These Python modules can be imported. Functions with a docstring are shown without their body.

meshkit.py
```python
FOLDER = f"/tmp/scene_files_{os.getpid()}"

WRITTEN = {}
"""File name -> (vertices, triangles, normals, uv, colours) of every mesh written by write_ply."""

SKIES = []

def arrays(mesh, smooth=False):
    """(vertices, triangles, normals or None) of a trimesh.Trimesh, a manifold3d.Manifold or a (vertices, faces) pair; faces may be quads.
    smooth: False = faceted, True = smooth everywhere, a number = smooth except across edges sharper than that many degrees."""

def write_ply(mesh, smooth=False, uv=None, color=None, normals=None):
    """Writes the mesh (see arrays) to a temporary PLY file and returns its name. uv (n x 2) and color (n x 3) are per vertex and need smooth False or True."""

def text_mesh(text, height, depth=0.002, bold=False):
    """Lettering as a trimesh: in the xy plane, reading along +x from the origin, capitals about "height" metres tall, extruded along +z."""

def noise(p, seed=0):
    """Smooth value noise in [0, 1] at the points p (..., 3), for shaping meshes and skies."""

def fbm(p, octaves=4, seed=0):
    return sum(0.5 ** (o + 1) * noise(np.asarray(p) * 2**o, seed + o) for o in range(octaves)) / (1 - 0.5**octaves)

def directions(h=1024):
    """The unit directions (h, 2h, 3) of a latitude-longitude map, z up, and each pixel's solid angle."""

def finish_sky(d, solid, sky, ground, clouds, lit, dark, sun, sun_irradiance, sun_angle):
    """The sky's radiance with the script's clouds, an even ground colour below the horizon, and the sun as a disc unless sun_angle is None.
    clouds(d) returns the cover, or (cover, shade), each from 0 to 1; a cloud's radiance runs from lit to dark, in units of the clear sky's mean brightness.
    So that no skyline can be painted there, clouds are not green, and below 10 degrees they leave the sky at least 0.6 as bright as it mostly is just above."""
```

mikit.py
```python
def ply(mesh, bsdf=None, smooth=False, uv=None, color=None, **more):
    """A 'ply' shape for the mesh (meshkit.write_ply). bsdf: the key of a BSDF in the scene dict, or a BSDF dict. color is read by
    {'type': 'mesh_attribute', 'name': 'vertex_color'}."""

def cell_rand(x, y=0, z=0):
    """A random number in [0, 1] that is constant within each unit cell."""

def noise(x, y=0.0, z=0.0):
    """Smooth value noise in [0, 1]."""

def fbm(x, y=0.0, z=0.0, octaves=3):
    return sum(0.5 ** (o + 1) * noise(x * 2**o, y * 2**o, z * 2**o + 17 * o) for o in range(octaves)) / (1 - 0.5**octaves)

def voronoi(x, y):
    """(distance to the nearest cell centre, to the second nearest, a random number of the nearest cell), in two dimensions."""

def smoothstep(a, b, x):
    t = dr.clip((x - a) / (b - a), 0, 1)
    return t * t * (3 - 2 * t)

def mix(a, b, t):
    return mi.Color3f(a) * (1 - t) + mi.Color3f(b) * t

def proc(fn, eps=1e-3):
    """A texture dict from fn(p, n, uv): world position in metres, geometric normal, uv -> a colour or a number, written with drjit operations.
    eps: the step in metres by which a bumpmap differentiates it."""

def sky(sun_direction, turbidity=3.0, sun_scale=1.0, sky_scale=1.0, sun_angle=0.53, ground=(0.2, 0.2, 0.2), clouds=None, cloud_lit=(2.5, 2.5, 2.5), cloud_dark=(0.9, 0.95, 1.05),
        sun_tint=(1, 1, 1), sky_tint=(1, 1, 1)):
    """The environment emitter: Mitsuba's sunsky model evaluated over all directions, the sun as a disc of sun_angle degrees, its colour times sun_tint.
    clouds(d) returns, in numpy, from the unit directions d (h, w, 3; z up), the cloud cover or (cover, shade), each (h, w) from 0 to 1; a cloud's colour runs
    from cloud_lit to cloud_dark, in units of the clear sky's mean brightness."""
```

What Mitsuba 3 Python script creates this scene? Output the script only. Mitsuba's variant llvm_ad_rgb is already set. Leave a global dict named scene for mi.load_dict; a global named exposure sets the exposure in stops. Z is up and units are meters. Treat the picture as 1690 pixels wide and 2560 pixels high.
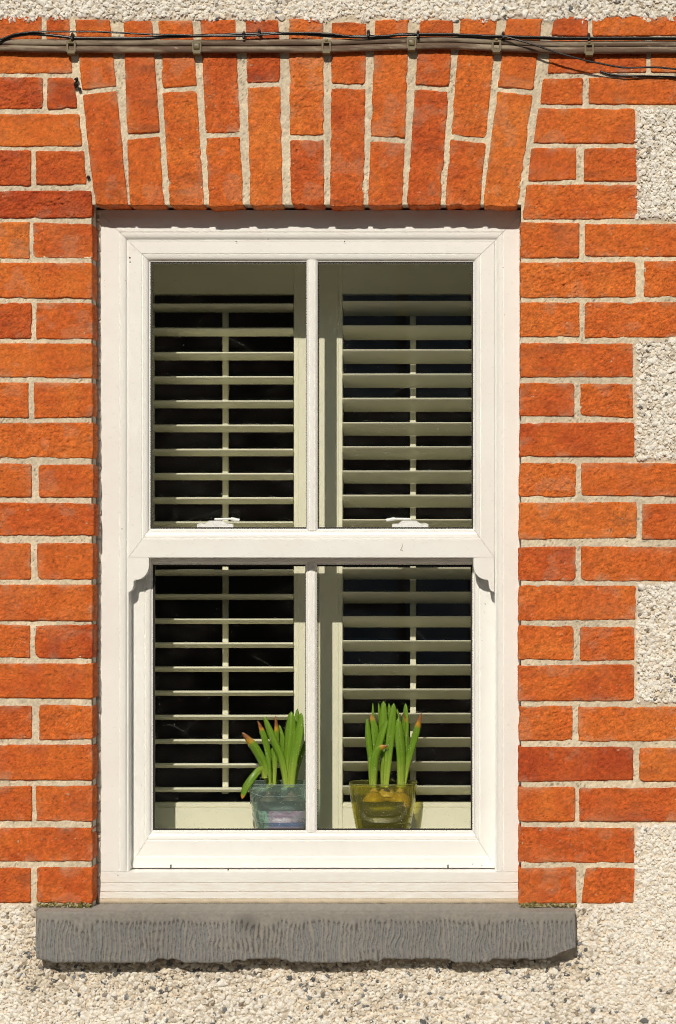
import math
import numpy as np
import trimesh
import drjit as dr
import mitsuba as mi
import mikit
import meshkit
from meshkit import fbm, noise

T = mi.ScalarTransform4f
scene, labels = {}, {}

# ------------------------------------------------------------------ camera, sky, exposure
S, DIST, XC, ZC, ZI = 0.00075, 4.4, 0.28, 1.55, 1.65
WIDTH, HEIGHT = 1690 * S, 2560 * S
scene['camera'] = {
    'type': 'perspective', 'fov': math.degrees(2 * math.atan(WIDTH / 2 / DIST)), 'fov_axis': 'x',
    'principal_point_offset_x': -XC / WIDTH, 'principal_point_offset_y': -(ZI - ZC) / HEIGHT,
    'near_clip': 0.1, 'far_clip': 300.0,
    'to_world': T().look_at(origin=[XC, -DIST, ZC], target=[XC, 0, ZC], up=[0, 0, 1])}
scene['sky'] = mikit.sky([-0.11, -1.0, 0.61], turbidity=3, sun_scale=1.0, sun_tint=(1.0, 1.165, 1.50), sky_scale=0.8, sky_tint=(1.0, 0.90, 0.78))
labels['sky'] = {'kind': 'structure'}
exposure = 1.24
rng = np.random.default_rng(7)


def U(px, py, d=0.0):
    """The point at depth d behind the brick face that the survey of the photograph gives for a pixel: real x and z in metres."""
    f = (DIST + d) / DIST
    return XC + ((px - 845) * S - XC) * f, ZC + (ZI + (1280 - py) * S - ZC) * f


def add(key, shape, parent=None, **lab):
    key = f'{parent}__{key}' if parent else key
    k, n = key, 0
    while k in scene or k in labels and 'category' in labels[k]:
        n += 1
        k = f'{key}_{n:03d}'
    scene[k] = shape
    if lab:
        labels[k] = lab
    return k


def thing(key, label, category, group=None):
    k, n = key, 0
    while k in labels:
        n += 1
        k = f'{key}_{n:03d}'
    labels[k] = {'label': label, 'category': category}
    if group:
        labels[k]['group'] = group
    return k


# ------------------------------------------------------------------ materials
def rgb(*c):
    return {'type': 'rgb', 'value': list(c)}


VC = {'type': 'mesh_attribute', 'name': 'vertex_color'}
N3 = mikit.noise


def two(b):
    return {'type': 'twosided', 'b': b}


scene['matte'] = two({'type': 'principled', 'base_color': VC, 'roughness': 0.9, 'specular': 0.25})


def brick_grain(p, n, uv):
    return 0.0011 * N3(p.x * 330, p.y * 330, p.z * 430) + 0.0006 * N3(p.x * 900, p.y * 900, p.z * 1000)


scene['brick_face'] = two({'type': 'bumpmap', 'bump': mikit.proc(brick_grain, eps=5e-4), 'scale': 1.0, 'nested': {'type': 'principled', 'base_color': VC, 'roughness': 0.85, 'specular': 0.3}})
scene['satin'] = two({'type': 'principled', 'base_color': VC, 'roughness': 0.42, 'specular': 0.5})
scene['leaf'] = two({'type': 'principled', 'base_color': VC, 'roughness': 0.38, 'specular': 0.45})


def upvc_col(p, n, uv):
    g = mikit.fbm(p.x * 9, p.y * 9, p.z * 9, 3)
    s = mikit.smoothstep(0.80, 0.9, N3(p.x * 260, p.y * 260, p.z * 260))
    streak = N3(p.x * 120, 3.0, p.z * 6)
    low = mikit.smoothstep(0.985, 0.935, p.z) * N3(p.x * 60, 1.0, p.z * 300)
    c = mikit.mix((0.825, 0.82, 0.79), (0.785, 0.765, 0.73), mikit.smoothstep(0.35, 0.75, g) * 0.6 + 0.07 * streak)
    c = mikit.mix(c, (0.62, 0.50, 0.36), low * 0.35)
    return mikit.mix(c, (0.35, 0.30, 0.24), s * 0.10)


def grain(p, n, uv):
    return 0.000010 * (N3(p.x * 60, p.y * 900, p.z * 900) + N3(p.x * 900, p.y * 900, p.z * 60))


scene['upvc'] = two({'type': 'bumpmap', 'bump': mikit.proc(grain, eps=4e-4), 'scale': 1.0, 'nested': {'type': 'principled', 'base_color': mikit.proc(upvc_col), 'roughness': 0.34, 'specular': 0.45}})
scene['shutter_paint'] = two({'type': 'principled', 'base_color': rgb(0.74, 0.735, 0.565), 'roughness': 0.4, 'specular': 0.4})
scene['rubber'] = two({'type': 'principled', 'base_color': rgb(0.018, 0.013, 0.010), 'roughness': 0.6})
scene['black_plastic'] = two({'type': 'principled', 'base_color': rgb(0.012, 0.011, 0.011), 'roughness': 0.32, 'specular': 0.5})
scene['chrome'] = two({'type': 'principled', 'base_color': rgb(0.82, 0.83, 0.82), 'roughness': 0.30, 'metallic': 0.12})
scene['white_plaster'] = two({'type': 'diffuse', 'reflectance': rgb(0.62, 0.62, 0.58)})
scene['room_paint'] = two({'type': 'diffuse', 'reflectance': rgb(0.32, 0.29, 0.23)})
scene['dust'] = two({'type': 'diffuse', 'reflectance': rgb(0.55, 0.54, 0.50)})


scene['window_glass'] = {'type': 'thindielectric', 'int_ior': 1.5}
scene['blue_glass'] = {'type': 'blendbsdf', 'weight': 0.11, 'clear': {'type': 'thindielectric', 'specular_transmittance': rgb(0.86, 0.945, 0.925)}, 'milk': two({'type': 'diffuse', 'reflectance': rgb(0.42, 0.52, 0.47)})}
scene['yellow_glass'] = {'type': 'blendbsdf', 'weight': 0.06, 'clear': {'type': 'thindielectric', 'specular_transmittance': rgb(0.95, 0.92, 0.42)}, 'milk': two({'type': 'diffuse', 'reflectance': rgb(0.40, 0.40, 0.14)})}
scene['thread_white'] = two({'type': 'principled', 'base_color': rgb(0.22, 0.30, 0.27), 'roughness': 0.4})
scene['thread_green'] = two({'type': 'principled', 'base_color': rgb(0.20, 0.22, 0.05), 'roughness': 0.4})


# ------------------------------------------------------------------ mesh helpers
def flat(vf, key, col=None, smooth=True):
    v, f = np.asarray(vf[0], float), np.asarray(vf[1], int)
    if f.shape[1] == 4:
        f = np.vstack([f[:, [0, 1, 2]], f[:, [0, 2, 3]]])
    if col is not None:
        col = np.broadcast_to(np.asarray(col, float), (len(v), 3))
    return mikit.ply((v, f), key, smooth=smooth, color=col)


def merge(parts):
    v, f, c, at = [], [], [], 0
    for p in parts:
        v.append(p[0])
        f.append(np.asarray(p[1]) + at)
        if len(p) > 2:
            c.append(np.broadcast_to(p[2], (len(p[0]), 3)))
        at += len(p[0])
    return (np.vstack(v), np.vstack(f)) + ((np.vstack(c),) if c else ())


def box(x0, x1, y0, y1, z0, z1, r=0.0):
    m = trimesh.creation.box([x1 - x0, y1 - y0, z1 - z0])
    if r:
        import manifold3d as m3
        c = np.array([[x, y, z] for x in (x0 + r, x1 - r) for y in (y0 + r, y1 - r) for z in (z0 + r, z1 - r)])
        o = np.array([[r, 0, 0], [-r, 0, 0], [0, r, 0], [0, -r, 0], [0, 0, r], [0, 0, -r]])
        h = m3.Manifold.hull_points((c[:, None] + o[None]).reshape(-1, 3)).to_mesh()
        return np.array(h.vert_properties[:, :3], float), np.array(h.tri_verts)
    m.apply_translation([(x0 + x1) / 2, (y0 + y1) / 2, (z0 + z1) / 2])
    return np.array(m.vertices), np.array(m.faces)


def oriented(v, f):
    m = trimesh.Trimesh(v, f, process=False)
    return (v, f) if m.volume >= 0 else (v, f[:, ::-1])


def grid_faces(nu, nv):
    i, j = np.meshgrid(np.arange(nu - 1), np.arange(nv - 1), indexing='ij')
    a, b, c, d = i * nv + j, (i + 1) * nv + j, i * nv + j + 1, (i + 1) * nv + j + 1
    a, b, c, d = (q.ravel() for q in (a, b, c, d))
    return np.vstack([np.stack([a, c, b], 1), np.stack([b, c, d], 1)])


def slab(quad, y0, skirt, res, disp, corner=(0.004,) * 4, jag=0.0012, seed=0, round_w=0.004, shift=None):
    """A block seen from its front: a fine front face between four corners (TL, TR, BR, BL), worn edges, sides that run back through the depths in skirt."""
    q = np.asarray(quad, float)
    w = (np.linalg.norm(q[1] - q[0]) + np.linalg.norm(q[2] - q[3])) / 2
    h = (np.linalg.norm(q[3] - q[0]) + np.linalg.norm(q[2] - q[1])) / 2
    k = len(skirt)

    def axis(n):
        return np.concatenate([np.zeros(k), np.linspace(0, 1, n + 1), np.ones(k)]), np.concatenate([skirt[::-1], np.zeros(n + 1), skirt])
    u, du = axis(max(3, int(w / res)))
    v, dv = axis(max(3, int(h / res)))
    uu, vv = np.meshgrid(u, v, indexing='ij')
    back = np.maximum(du[:, None], dv[None, :])
    a, b = uu * w, vv * h
    for ci, (su, sv) in enumerate(((0, 0), (1, 0), (1, 1), (0, 1))):
        r = corner[ci]
        da, db = (a if su == 0 else w - a), (b if sv == 0 else h - b)
        ea, eb = np.maximum(r - da, 0), np.maximum(r - db, 0)
        m, n = np.maximum(ea, eb), np.hypot(ea, eb)
        s = np.where(n > 0, m / np.maximum(n, 1e-9), 1.0)
        na, nb = np.where(ea > 0, r - ea * s, da), np.where(eb > 0, r - eb * s, db)
        both = (ea > 0) & (eb > 0)
        da, db = np.where(both, na, da), np.where(both, nb, db)
        a, b = (da if su == 0 else w - da), (db if sv == 0 else h - db)
    uu, vv = a / w, b / h
    e = np.minimum(np.minimum(a, w - a), np.minimum(b, h - b))
    P = (q[0] * ((1 - uu) * (1 - vv))[..., None] + q[1] * (uu * (1 - vv))[..., None] + q[2] * (uu * vv)[..., None] + q[3] * ((1 - uu) * vv)[..., None])
    x, z = P[..., 0], P[..., 1]
    pt = np.stack([x, z, np.full_like(x, seed * 1.7)], -1)
    wgt = np.exp(-e / 0.006)
    jx = (fbm(pt * [85, 85, 1], 4, seed) - 0.5) * 3.2 * jag * wgt
    jz = (fbm(pt * [85, 85, 1] + 31.7, 4, seed + 5) - 0.5) * 3.2 * jag * wgt
    bite = np.clip(fbm(pt * [34, 34, 1] + 7.3, 3, seed + 17) - 0.60, 0, 1) * 12 * jag * np.exp(-e / 0.004)
    onx = np.minimum(a, w - a) < np.minimum(b, h - b)
    x, z = x + jx + np.where(onx, np.sign(w / 2 - a), 0) * bite, z + jz + np.where(onx, 0, np.sign(b - h / 2)) * bite
    slab.edge = e.ravel()
    if shift is not None:
        x, z = shift(x, z, e)
    t = np.clip(1 - e / round_w, 0, 1)
    y = y0 + back + round_w * 0.8 * (1 - np.sqrt(1 - t * t * 0.98)) + disp(x, z) * np.clip(e / 0.002, 0.2, 1) * (back == 0)
    V = np.stack([x, y, z], -1).reshape(-1, 3)
    return V, grid_faces(*uu.shape)


def tube(pts, r, sides=10, cap=True):
    p = np.asarray(pts, float)
    t = np.gradient(p, axis=0)
    t /= np.linalg.norm(t, axis=1, keepdims=True)
    a = np.cross(t, [0, 0, 1.0])
    a[np.linalg.norm(a, axis=1) < 1e-3] = [1, 0, 0]
    a /= np.linalg.norm(a, axis=1, keepdims=True)
    b = np.cross(t, a)
    ang = np.arange(sides) * 2 * np.pi / sides
    r = np.broadcast_to(r, (len(p),))[:, None, None]
    v = p[:, None] + r * (np.cos(ang)[None, :, None] * a[:, None] + np.sin(ang)[None, :, None] * b[:, None])
    i, j = np.meshgrid(np.arange(len(p) - 1), np.arange(sides), indexing='ij')
    q = np.stack([i * sides + j, i * sides + (j + 1) % sides, (i + 1) * sides + (j + 1) % sides, (i + 1) * sides + j], -1).reshape(-1, 4)
    f = np.vstack([q[:, [0, 1, 2]], q[:, [0, 2, 3]]])
    v = v.reshape(-1, 3)
    if cap:
        n = len(v)
        v = np.vstack([v, p[:1], p[-1:]])
        jj = np.arange(sides)
        f = np.vstack([f, np.stack([jj * 0 + n, (jj + 1) % sides, jj], 1), np.stack([jj * 0 + n + 1, n - sides + jj, n - sides + (jj + 1) % sides], 1)])
    return oriented(v, f)


def spline(pts, n=60):
    from scipy.interpolate import PchipInterpolator, CubicSpline
    p = np.asarray(pts, float)
    s = np.concatenate([[0], np.cumsum(np.linalg.norm(np.diff(p, axis=0), axis=1))])
    return PchipInterpolator(s, p)(np.linspace(0, s[-1], n))


def rail(A, B, inward, prof, mA=1.0, mB=1.0, gap=0.00035):
    """A frame member: the closed profile (t across, y depth) run from corner A to corner B, its ends cut to the mitre slopes mA and mB."""
    A, B, inward = (np.asarray(q, float) for q in (A, B, inward))
    d = (B - A) / np.linalg.norm(B - A)
    p = np.asarray(prof, float)
    n = len(p)
    ends = []
    for base, s, m in ((A, 1, mA), (B, -1, mB)):
        c = base + s * d * (p[:, :1] * m + gap) + inward * p[:, :1]
        ends.append(np.stack([c[:, 0], p[:, 1], c[:, 1]], 1))
    tri = np.asarray(trimesh.creation.triangulate_polygon(__import__('shapely').Polygon(p), engine='earcut')[1])
    i = np.arange(n)
    f = np.vstack([np.stack([i, (i + 1) % n, (i + 1) % n + n], 1), np.stack([i, (i + 1) % n + n, i + n], 1)])
    flip = np.cross(*(p[tri[0, 1:]] - p[tri[0, 0]])) * 1.0
    v = np.vstack(ends)
    side = oriented(v, np.vstack([f, tri[:, ::-1], tri + n]))
    if not trimesh.Trimesh(side[0], side[1], process=False).is_winding_consistent:
        side = oriented(v, np.vstack([f, tri, tri[:, ::-1] + n]))
    return side


def arc(t0, y0, t1, y1, n=6, bulge=True):
    """Quarter-round between two profile points."""
    a = np.linspace(0, np.pi / 2, n)
    return [(t0 + (t1 - t0) * np.sin(x), y0 + (y1 - y0) * (1 - np.cos(x))) for x in a]


# ------------------------------------------------------------------ the house wall: bricks, mortar, pebbledash
wall = thing('house_wall', 'red brick and white pebbledash house wall round the sash window', 'wall')
TONES = np.array([[0.40, 0.060, 0.014], [0.53, 0.102, 0.019], [0.61, 0.139, 0.023], [0.65, 0.176, 0.032]])
seeds = iter(range(1, 10000))


QUADS = []


def brick(quad_px, tone, rough, reveal=0.0, px_space=True):
    """One brick from its four corners; tone 0 dark red to 1 orange; rough 0 smooth to 1 crazed."""
    sd = next(seeds)
    g = np.random.default_rng(sd)
    q = [U(*c) for c in quad_px]
    QUADS.append(np.array(q))
    horiz = abs(q[1][0] - q[0][0]) > abs(q[3][1] - q[0][1])
    fx, fz = (30, 105) if horiz else (105, 30)
    amp = 0.0005 + 0.0016 * rough
    tilt = g.normal(0, 0.004, 2)

    g2 = np.random.default_rng(sd + 5000)

    def disp(x, z):
        pt = np.stack([x, z, np.full_like(x, sd * 3.1)], -1)
        warp = fbm(pt * [40, 40, 1], 3, sd + 60)
        cr = fbm(np.stack([x * fx + warp * 2.2, z * fz + warp * 2.2, pt[..., 2]], -1), 3, sd)
        ridge = np.clip(1 - np.abs(cr - 0.5) * 11, 0, 1) ** 2 * np.clip(fbm(pt * [22, 22, 1], 2, sd + 9) * 2.4 - 0.9, 0, 1)
        fine = fbm(pt * [260, 330, 1], 3, sd + 3) - 0.5
        mid = fbm(pt * [70, 120, 1], 3, sd + 4) - 0.5
        return -(amp * (2.6 * fine + 2.2 * mid)) + g2.uniform(0, 1, x.shape) ** 5 * (0.0004 + 0.0011 * rough) + (0.0008 + 0.0030 * rough) * ridge + tilt[0] * (x - q[0][0]) + tilt[1] * (z - q[0][1])
    cr = [0.002 + 0.005 * g.random() ** 2 for _ in range(4)]
    if g.random() < 0.35:
        cr[g.integers(4)] += 0.006
    skirt = np.array([0.004, 0.012, 0.012 + max(reveal, 0.012)])
    if reveal:
        skirt = np.array([0.004, 0.02, 0.04, 0.062])
    V, F = slab(q, -0.0004 - 0.0016 * g.random(), skirt, 0.0019, disp, cr, (0.0007 + 0.0007 * rough) * (1.2 if not horiz else 1.0), sd, 0.0015)
    pt = np.stack([V[:, 0], V[:, 2], V[:, 1] + sd * 2.3], -1)
    n1, n2, n3 = fbm(pt * [28, 28, 28], 3, sd), fbm(pt * [180, 180, 180], 3, sd + 1), noise(pt * [420, 420, 420], sd + 2)
    tt = np.clip(tone + (n1 - 0.5) * 0.75 + g.normal(0, 0.05), 0, 1) * 2.999
    i = tt.astype(int)
    c = TONES[i] * (1 - (tt - i))[:, None] + TONES[i + 1] * (tt - i)[:, None]
    c = c * ((0.62 + 0.70 * n2) * g.uniform(0.74, 1.30, len(V)) ** (0.6 + 0.5 * rough))[:, None] * np.where(n3 < 0.17, 0.55, 1.0)[:, None]
    pale = np.clip((fbm(pt * [14, 14, 14] + 5, 3, sd + 7) - 0.58) * 5, 0, 1)[:, None] * 0.22
    c = c * (1 - pale) + np.array([0.44, 0.16, 0.085]) * pale
    stain = np.clip((fbm(pt * [45, 45, 45] + 3, 3, sd + 11) - 0.52) * 5, 0, 1) * np.exp(-slab.edge / 0.007)
    stain = np.clip(stain * 0.45 + np.clip((fbm(pt * [20, 20, 20] + 8, 3, sd + 12) - 0.68) * 4, 0, 0.15), 0, 1)[:, None]
    c = c * (1 - stain) + np.array([0.50, 0.34, 0.22]) * stain
    soot = np.clip((fbm(pt * [17, 60, 17] + 6, 3, sd + 13) - 0.57) * 5, 0, 1)[:, None] * (0.35 if g.random() < 0.3 else 0.12)
    c = c * (1 - soot) + np.array([0.13, 0.045, 0.025]) * soot
    fleck = (noise(pt * [240, 240, 240] + 9, sd + 8) > 0.955)[:, None]
    c = np.where(fleck, np.array([0.55, 0.40, 0.28]), c)
    add('brick', flat((V, F), 'brick_face', c), wall)


def course(y0, y1, cells, reveal_side):
    for (x0, x1, tone, rough) in cells:
        j = rng.normal(0, 1.6, 4)
        xs = (x0, x1) if not isinstance(x0, tuple) else None
        tl, bl = (x0 if isinstance(x0, tuple) else (x0, x0))
        tr, br = (x1 if isinstance(x1, tuple) else (x1, x1))
        if reveal_side == 'L' and y0 > 500 and max(tr, br) > 200:
            tr, br = max(tr, 231.5), max(br, 231.5)
        if reveal_side == 'R' and y0 > 500 and min(tl, bl) < 1320:
            tl, bl = min(tl, 1300.5), min(bl, 1300.5)
        rev = 0.05 if (reveal_side == 'L' and max(tr, br) > 200 and y0 > 500) or (reveal_side == 'R' and min(tl, bl) < 1320 and y0 > 500) else 0.0
        brick([(tl, y0 + j[0]), (tr, y0 + j[1]), (br, y1 + j[2]), (bl, y1 + j[3])], tone, rough, rev)


LEFT = [
    (43, 98, [(-213, -68, .5, .4), (-56, 104, .55, .2), (116, (172, 175), .5, .2)]),
    (108, 183, [(-56, (175, 180), .85, .25)]),
    (195, 274, [(-213, -68, .5, .4), (-56, 107, .12, .8), (118, (186, 193), .25, .55)]),
    (285, 368, [(-56, (199, 206), .75, .1)]),
    (377, 463, [(-56, 78, .25, .7), (89, (210, 217), .3, .6)]),
    (477, 546, [(-56, (229, 232), .15, .9)]),
    (557, 645, [(-213, 74, .95, .15), (83, 229, .5, .4)]),
    (657, 745, [(-213, -68, .5, .4), (-56, 231, .7, .35)]),
    (758, 846, [(-213, 79, .2, .9), (91, 231, .5, .35)]),
    (860, 945, [(-56, 232, .62, .25)]),
    (957, 1043, [(-56, 71, .6, .4), (85, 233, .55, .4)]),
    (1057, 1145, [(-56, 233, .72, .5)]),
    (1160, 1243, [(-213, 79, .65, .35), (97, 234, .45, .5)]),
    (1258, 1342, [(-213, -68, .5, .4), (-56, 235, .3, .5)]),
    (1359, 1448, [(-213, 77, .55, .3), (93, 233, .62, .3)]),
    (1462, 1551, [(-56, 232, .6, .6)]),
    (1563, 1645, [(-56, 75, .6, .4), (88, 232, .2, .5)]),
    (1659, 1747, [(-56, 233, .55, .15)]),
    (1764, 1849, [(-213, 79, .5, .5), (98, 232, .5, .7)]),
    (1862, 1951, [(-213, -68, .5, .4), (-56, 232, .55, .4)]),
    (1966, 2052, [(-213, 80, .5, .5), (90, 230, .55, .25)]),
    (2068, 2154, [(-56, 230, .42, .3)]),
    (2170, 2257, [(-56, 77, .38, .3), (92, 229, .5, .2)])]
RIGHT = [
    (43, 90, [((1386, 1378), 1470, .35, .2), (1481, 1750, .65, .4)]),
    (100, 183, [((1376, 1369), 1616, .4, .4), (1626, 1752, .7, .4)]),
    (195, 261, [((1357, 1350), 1457, .6, .4), (1472, 1750, .65, .4)]),
    (271, 357, [((1346, 1333), 1588, .62, .4)]),
    (370, 452, [((1328, 1319), 1440, .5, .15), (1460, 1592, .45, .5)]),
    (460, 547, [((1317, 1305), 1593, .68, .6)]),
    (557, 644, [(1302, 1448, .65, .5), (1462, 1750, .68, .4)]),
    (656, 743, [(1302, 1589, .7, .9), (1610, 1752, .6, .8)]),
    (756, 844, [(1302, 1448, .68, .7), (1462, 1748, .66, .9)]),
    (858, 944, [(1300, 1582, .52, .4)]),
    (959, 1041, [(1299, 1436, .42, .3), (1451, 1582, .58, .7)]),
    (1056, 1143, [(1298, 1586, .35, .35)]),
    (1157, 1242, [(1298, 1440, .62, .8), (1453, 1750, .68, .4)]),
    (1258, 1350, [(1297, 1592, .8, .4), (1606, 1752, .4, .6)]),
    (1366, 1452, [(1296, 1440, .3, .7), (1452, 1748, .6, .6)]),
    (1464, 1550, [(1296, 1589, .58, .6)]),
    (1565, 1651, [(1295, 1434, .58, .6), (1450, 1586, .5, .6)]),
    (1664, 1752, [(1295, 1585, .5, .4)]),
    (1766, 1852, [(1296, 1432, .68, .8), (1445, 1750, .76, .6)]),
    (1868, 1953, [(1296, 1583, .15, .3), (1598, 1752, .76, .3)]),
    (1968, 2054, [(1295, 1438, .45, .3), (1448, 1748, .32, .5)]),
    (2068, 2157, [(1296, 1586, .5, .4)]),
    (2170, 2258, [(1296, 1441, .38, .3), ((1464, 1454), (1587, 1583), .45, .6)])]
for y0, y1, cells in LEFT:
    course(y0, y1, cells, 'L')
for y0, y1, cells in RIGHT:
    course(y0, y1, cells, 'R')

# the flat arch: slanting pairs of bricks, (x at y 50, x at y 514) of each side, break height, tones
ARCH = [((187, 274), (237, 320), 226, .55, .5, .2), ((309, 380), (324, 411), 339, .45, .65, .2), ((396, 481), (424, 510), 223, .55, .7, .5),
        ((501, 588), (523, 608), 338, .4, .55, .6), ((614, 698), (626, 706), 212, .2, .75, .4), ((722, 808), (727, 810), 344, .75, .35, .6),
        ((830, 916), (825, 908), 216, .5, .4, .5), ((938, 1023), (920, 1006), 350, .65, .55, .5), ((1050, 1134), (1017, 1101), 220, .45, .4, .6),
        ((1152, 1242), (1112, 1200), 347, .65, .45, .5), ((1266, 1355), (1207, 1295), 227, .6, .85, .2)]
for k, ((a0, a1), (b0, b1), yb, t0, t1, ro) in enumerate(ARCH):
    def at(y, s):
        w = (y - 50) / 464
        return (a0 + (b0 - a0) * w) if s == 0 else (a1 + (b1 - a1) * w)
    bot = 514.5 + rng.normal(0, 1.0)
    top = 50 + rng.normal(0, 3)
    dy = (5 - k) * 0.9
    brick([(at(top, 0), top), (at(top, 1), top), (at(yb - 6, 1), yb - 6 - dy), (at(yb - 6, 0), yb - 6 + dy)], t0, ro)
    brick([(at(yb + 6, 0), yb + 6 + dy), (at(yb + 6, 1), yb + 6 - dy), (at(bot, 1), bot), (at(bot, 0), bot + 1)], t1, ro, 0.05)

OX0, OX1 = U(229.5, 0)[0], U(1303, 0)[0]
OZ1, OZ0 = U(0, 511.5)[1], 0.9085


def is_render(px, py, wob=6.0):
    """Where the wall is pebbledash and not brickwork."""
    pt = np.stack([px / 26.0, py / 26.0, px * 0], -1)
    a, b = (fbm(pt, 3, 71) - 0.5) * 2 * wob, (fbm(pt + 9, 3, 72) - 0.5) * 2 * wob

    def proud(y):
        return ((y < 266) | ((y > 551) & (y < 849)) | ((y > 1151) & (y < 1457)) | ((y > 1759) & (y < 2059)))
    right = np.where(proud(py + b * 0.3), 1755, 1590) + a
    left = np.where(proud(py + b * 0.3), -218, -61) + a
    return (py < 50 + 2.2 * b) | (px > right) | (px < left) | (py > 2259 + b * 0.5)


def graded(lo, hi, a, b, fine, coarse):
    return np.concatenate([np.arange(lo, a, coarse), np.arange(a, b, fine), np.arange(b, hi + coarse, coarse)])


gx, gz = graded(-1.6, 1.6, -0.72, 0.72, 0.0026, 0.02), graded(0.0, 3.3, 0.62, 2.68, 0.0026, 0.02)
X, Z = np.meshgrid(gx, gz[::-1], indexing='ij')
PX, PY = X / S + 845, 1280 - (Z - ZI) / S
ren = is_render(PX, PY)
p3 = np.stack([X, Z, 0 * X], -1)
mort = 0.0016 + (fbm(p3 * [45, 45, 1], 3, 21) - 0.5) * 0.0036 + (noise(p3 * [330, 330, 1], 22) - 0.5) * 0.0014
rend = 0.0005 + (fbm(p3 * [90, 90, 1], 3, 23) - 0.5) * 0.006 + (noise(p3 * [260, 260, 1], 24) - 0.5) * 0.003
Y = np.where(ren, rend, mort)
for q in QUADS:                                    # behind the bricks the bed lies deeper than the deepest crack
    lo, hi = q.min(0), q.max(0)
    i0, i1 = np.searchsorted(gx, [lo[0], hi[0]])
    j0, j1 = np.searchsorted(-gz[::-1], [-hi[1], -lo[1]])
    xs, zs = X[i0:i1, j0:j1], Z[i0:i1, j0:j1]
    inside = np.ones(xs.shape, bool)
    for k in range(4):
        a, b = q[k], q[(k + 1) % 4]
        d = (b - a) / np.linalg.norm(b - a)
        inside &= ((xs - a[0]) * -d[1] + (zs - a[1]) * d[0]) < -0.0042
    Y[i0:i1, j0:j1] = np.where(inside, 0.0085, Y[i0:i1, j0:j1])
VW = np.stack([X, Y, Z], -1).reshape(-1, 3)
FW = grid_faces(*X.shape)
cx, cz = VW[FW].mean(1)[:, 0], VW[FW].mean(1)[:, 2]
FW = FW[~((cx > OX0 - 0.0004) & (cx < OX1 + 0.0004) & (cz > OZ0 - 0.012) & (cz < OZ1 + 0.0005))]
rf = ren.reshape(-1)[FW].mean(1) > 0.5


def compact(v, f, *extra):
    used, inv = np.unique(f, return_inverse=True)
    return (v[used], inv.reshape(f.shape)) + tuple(q[used] for q in extra)


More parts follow.
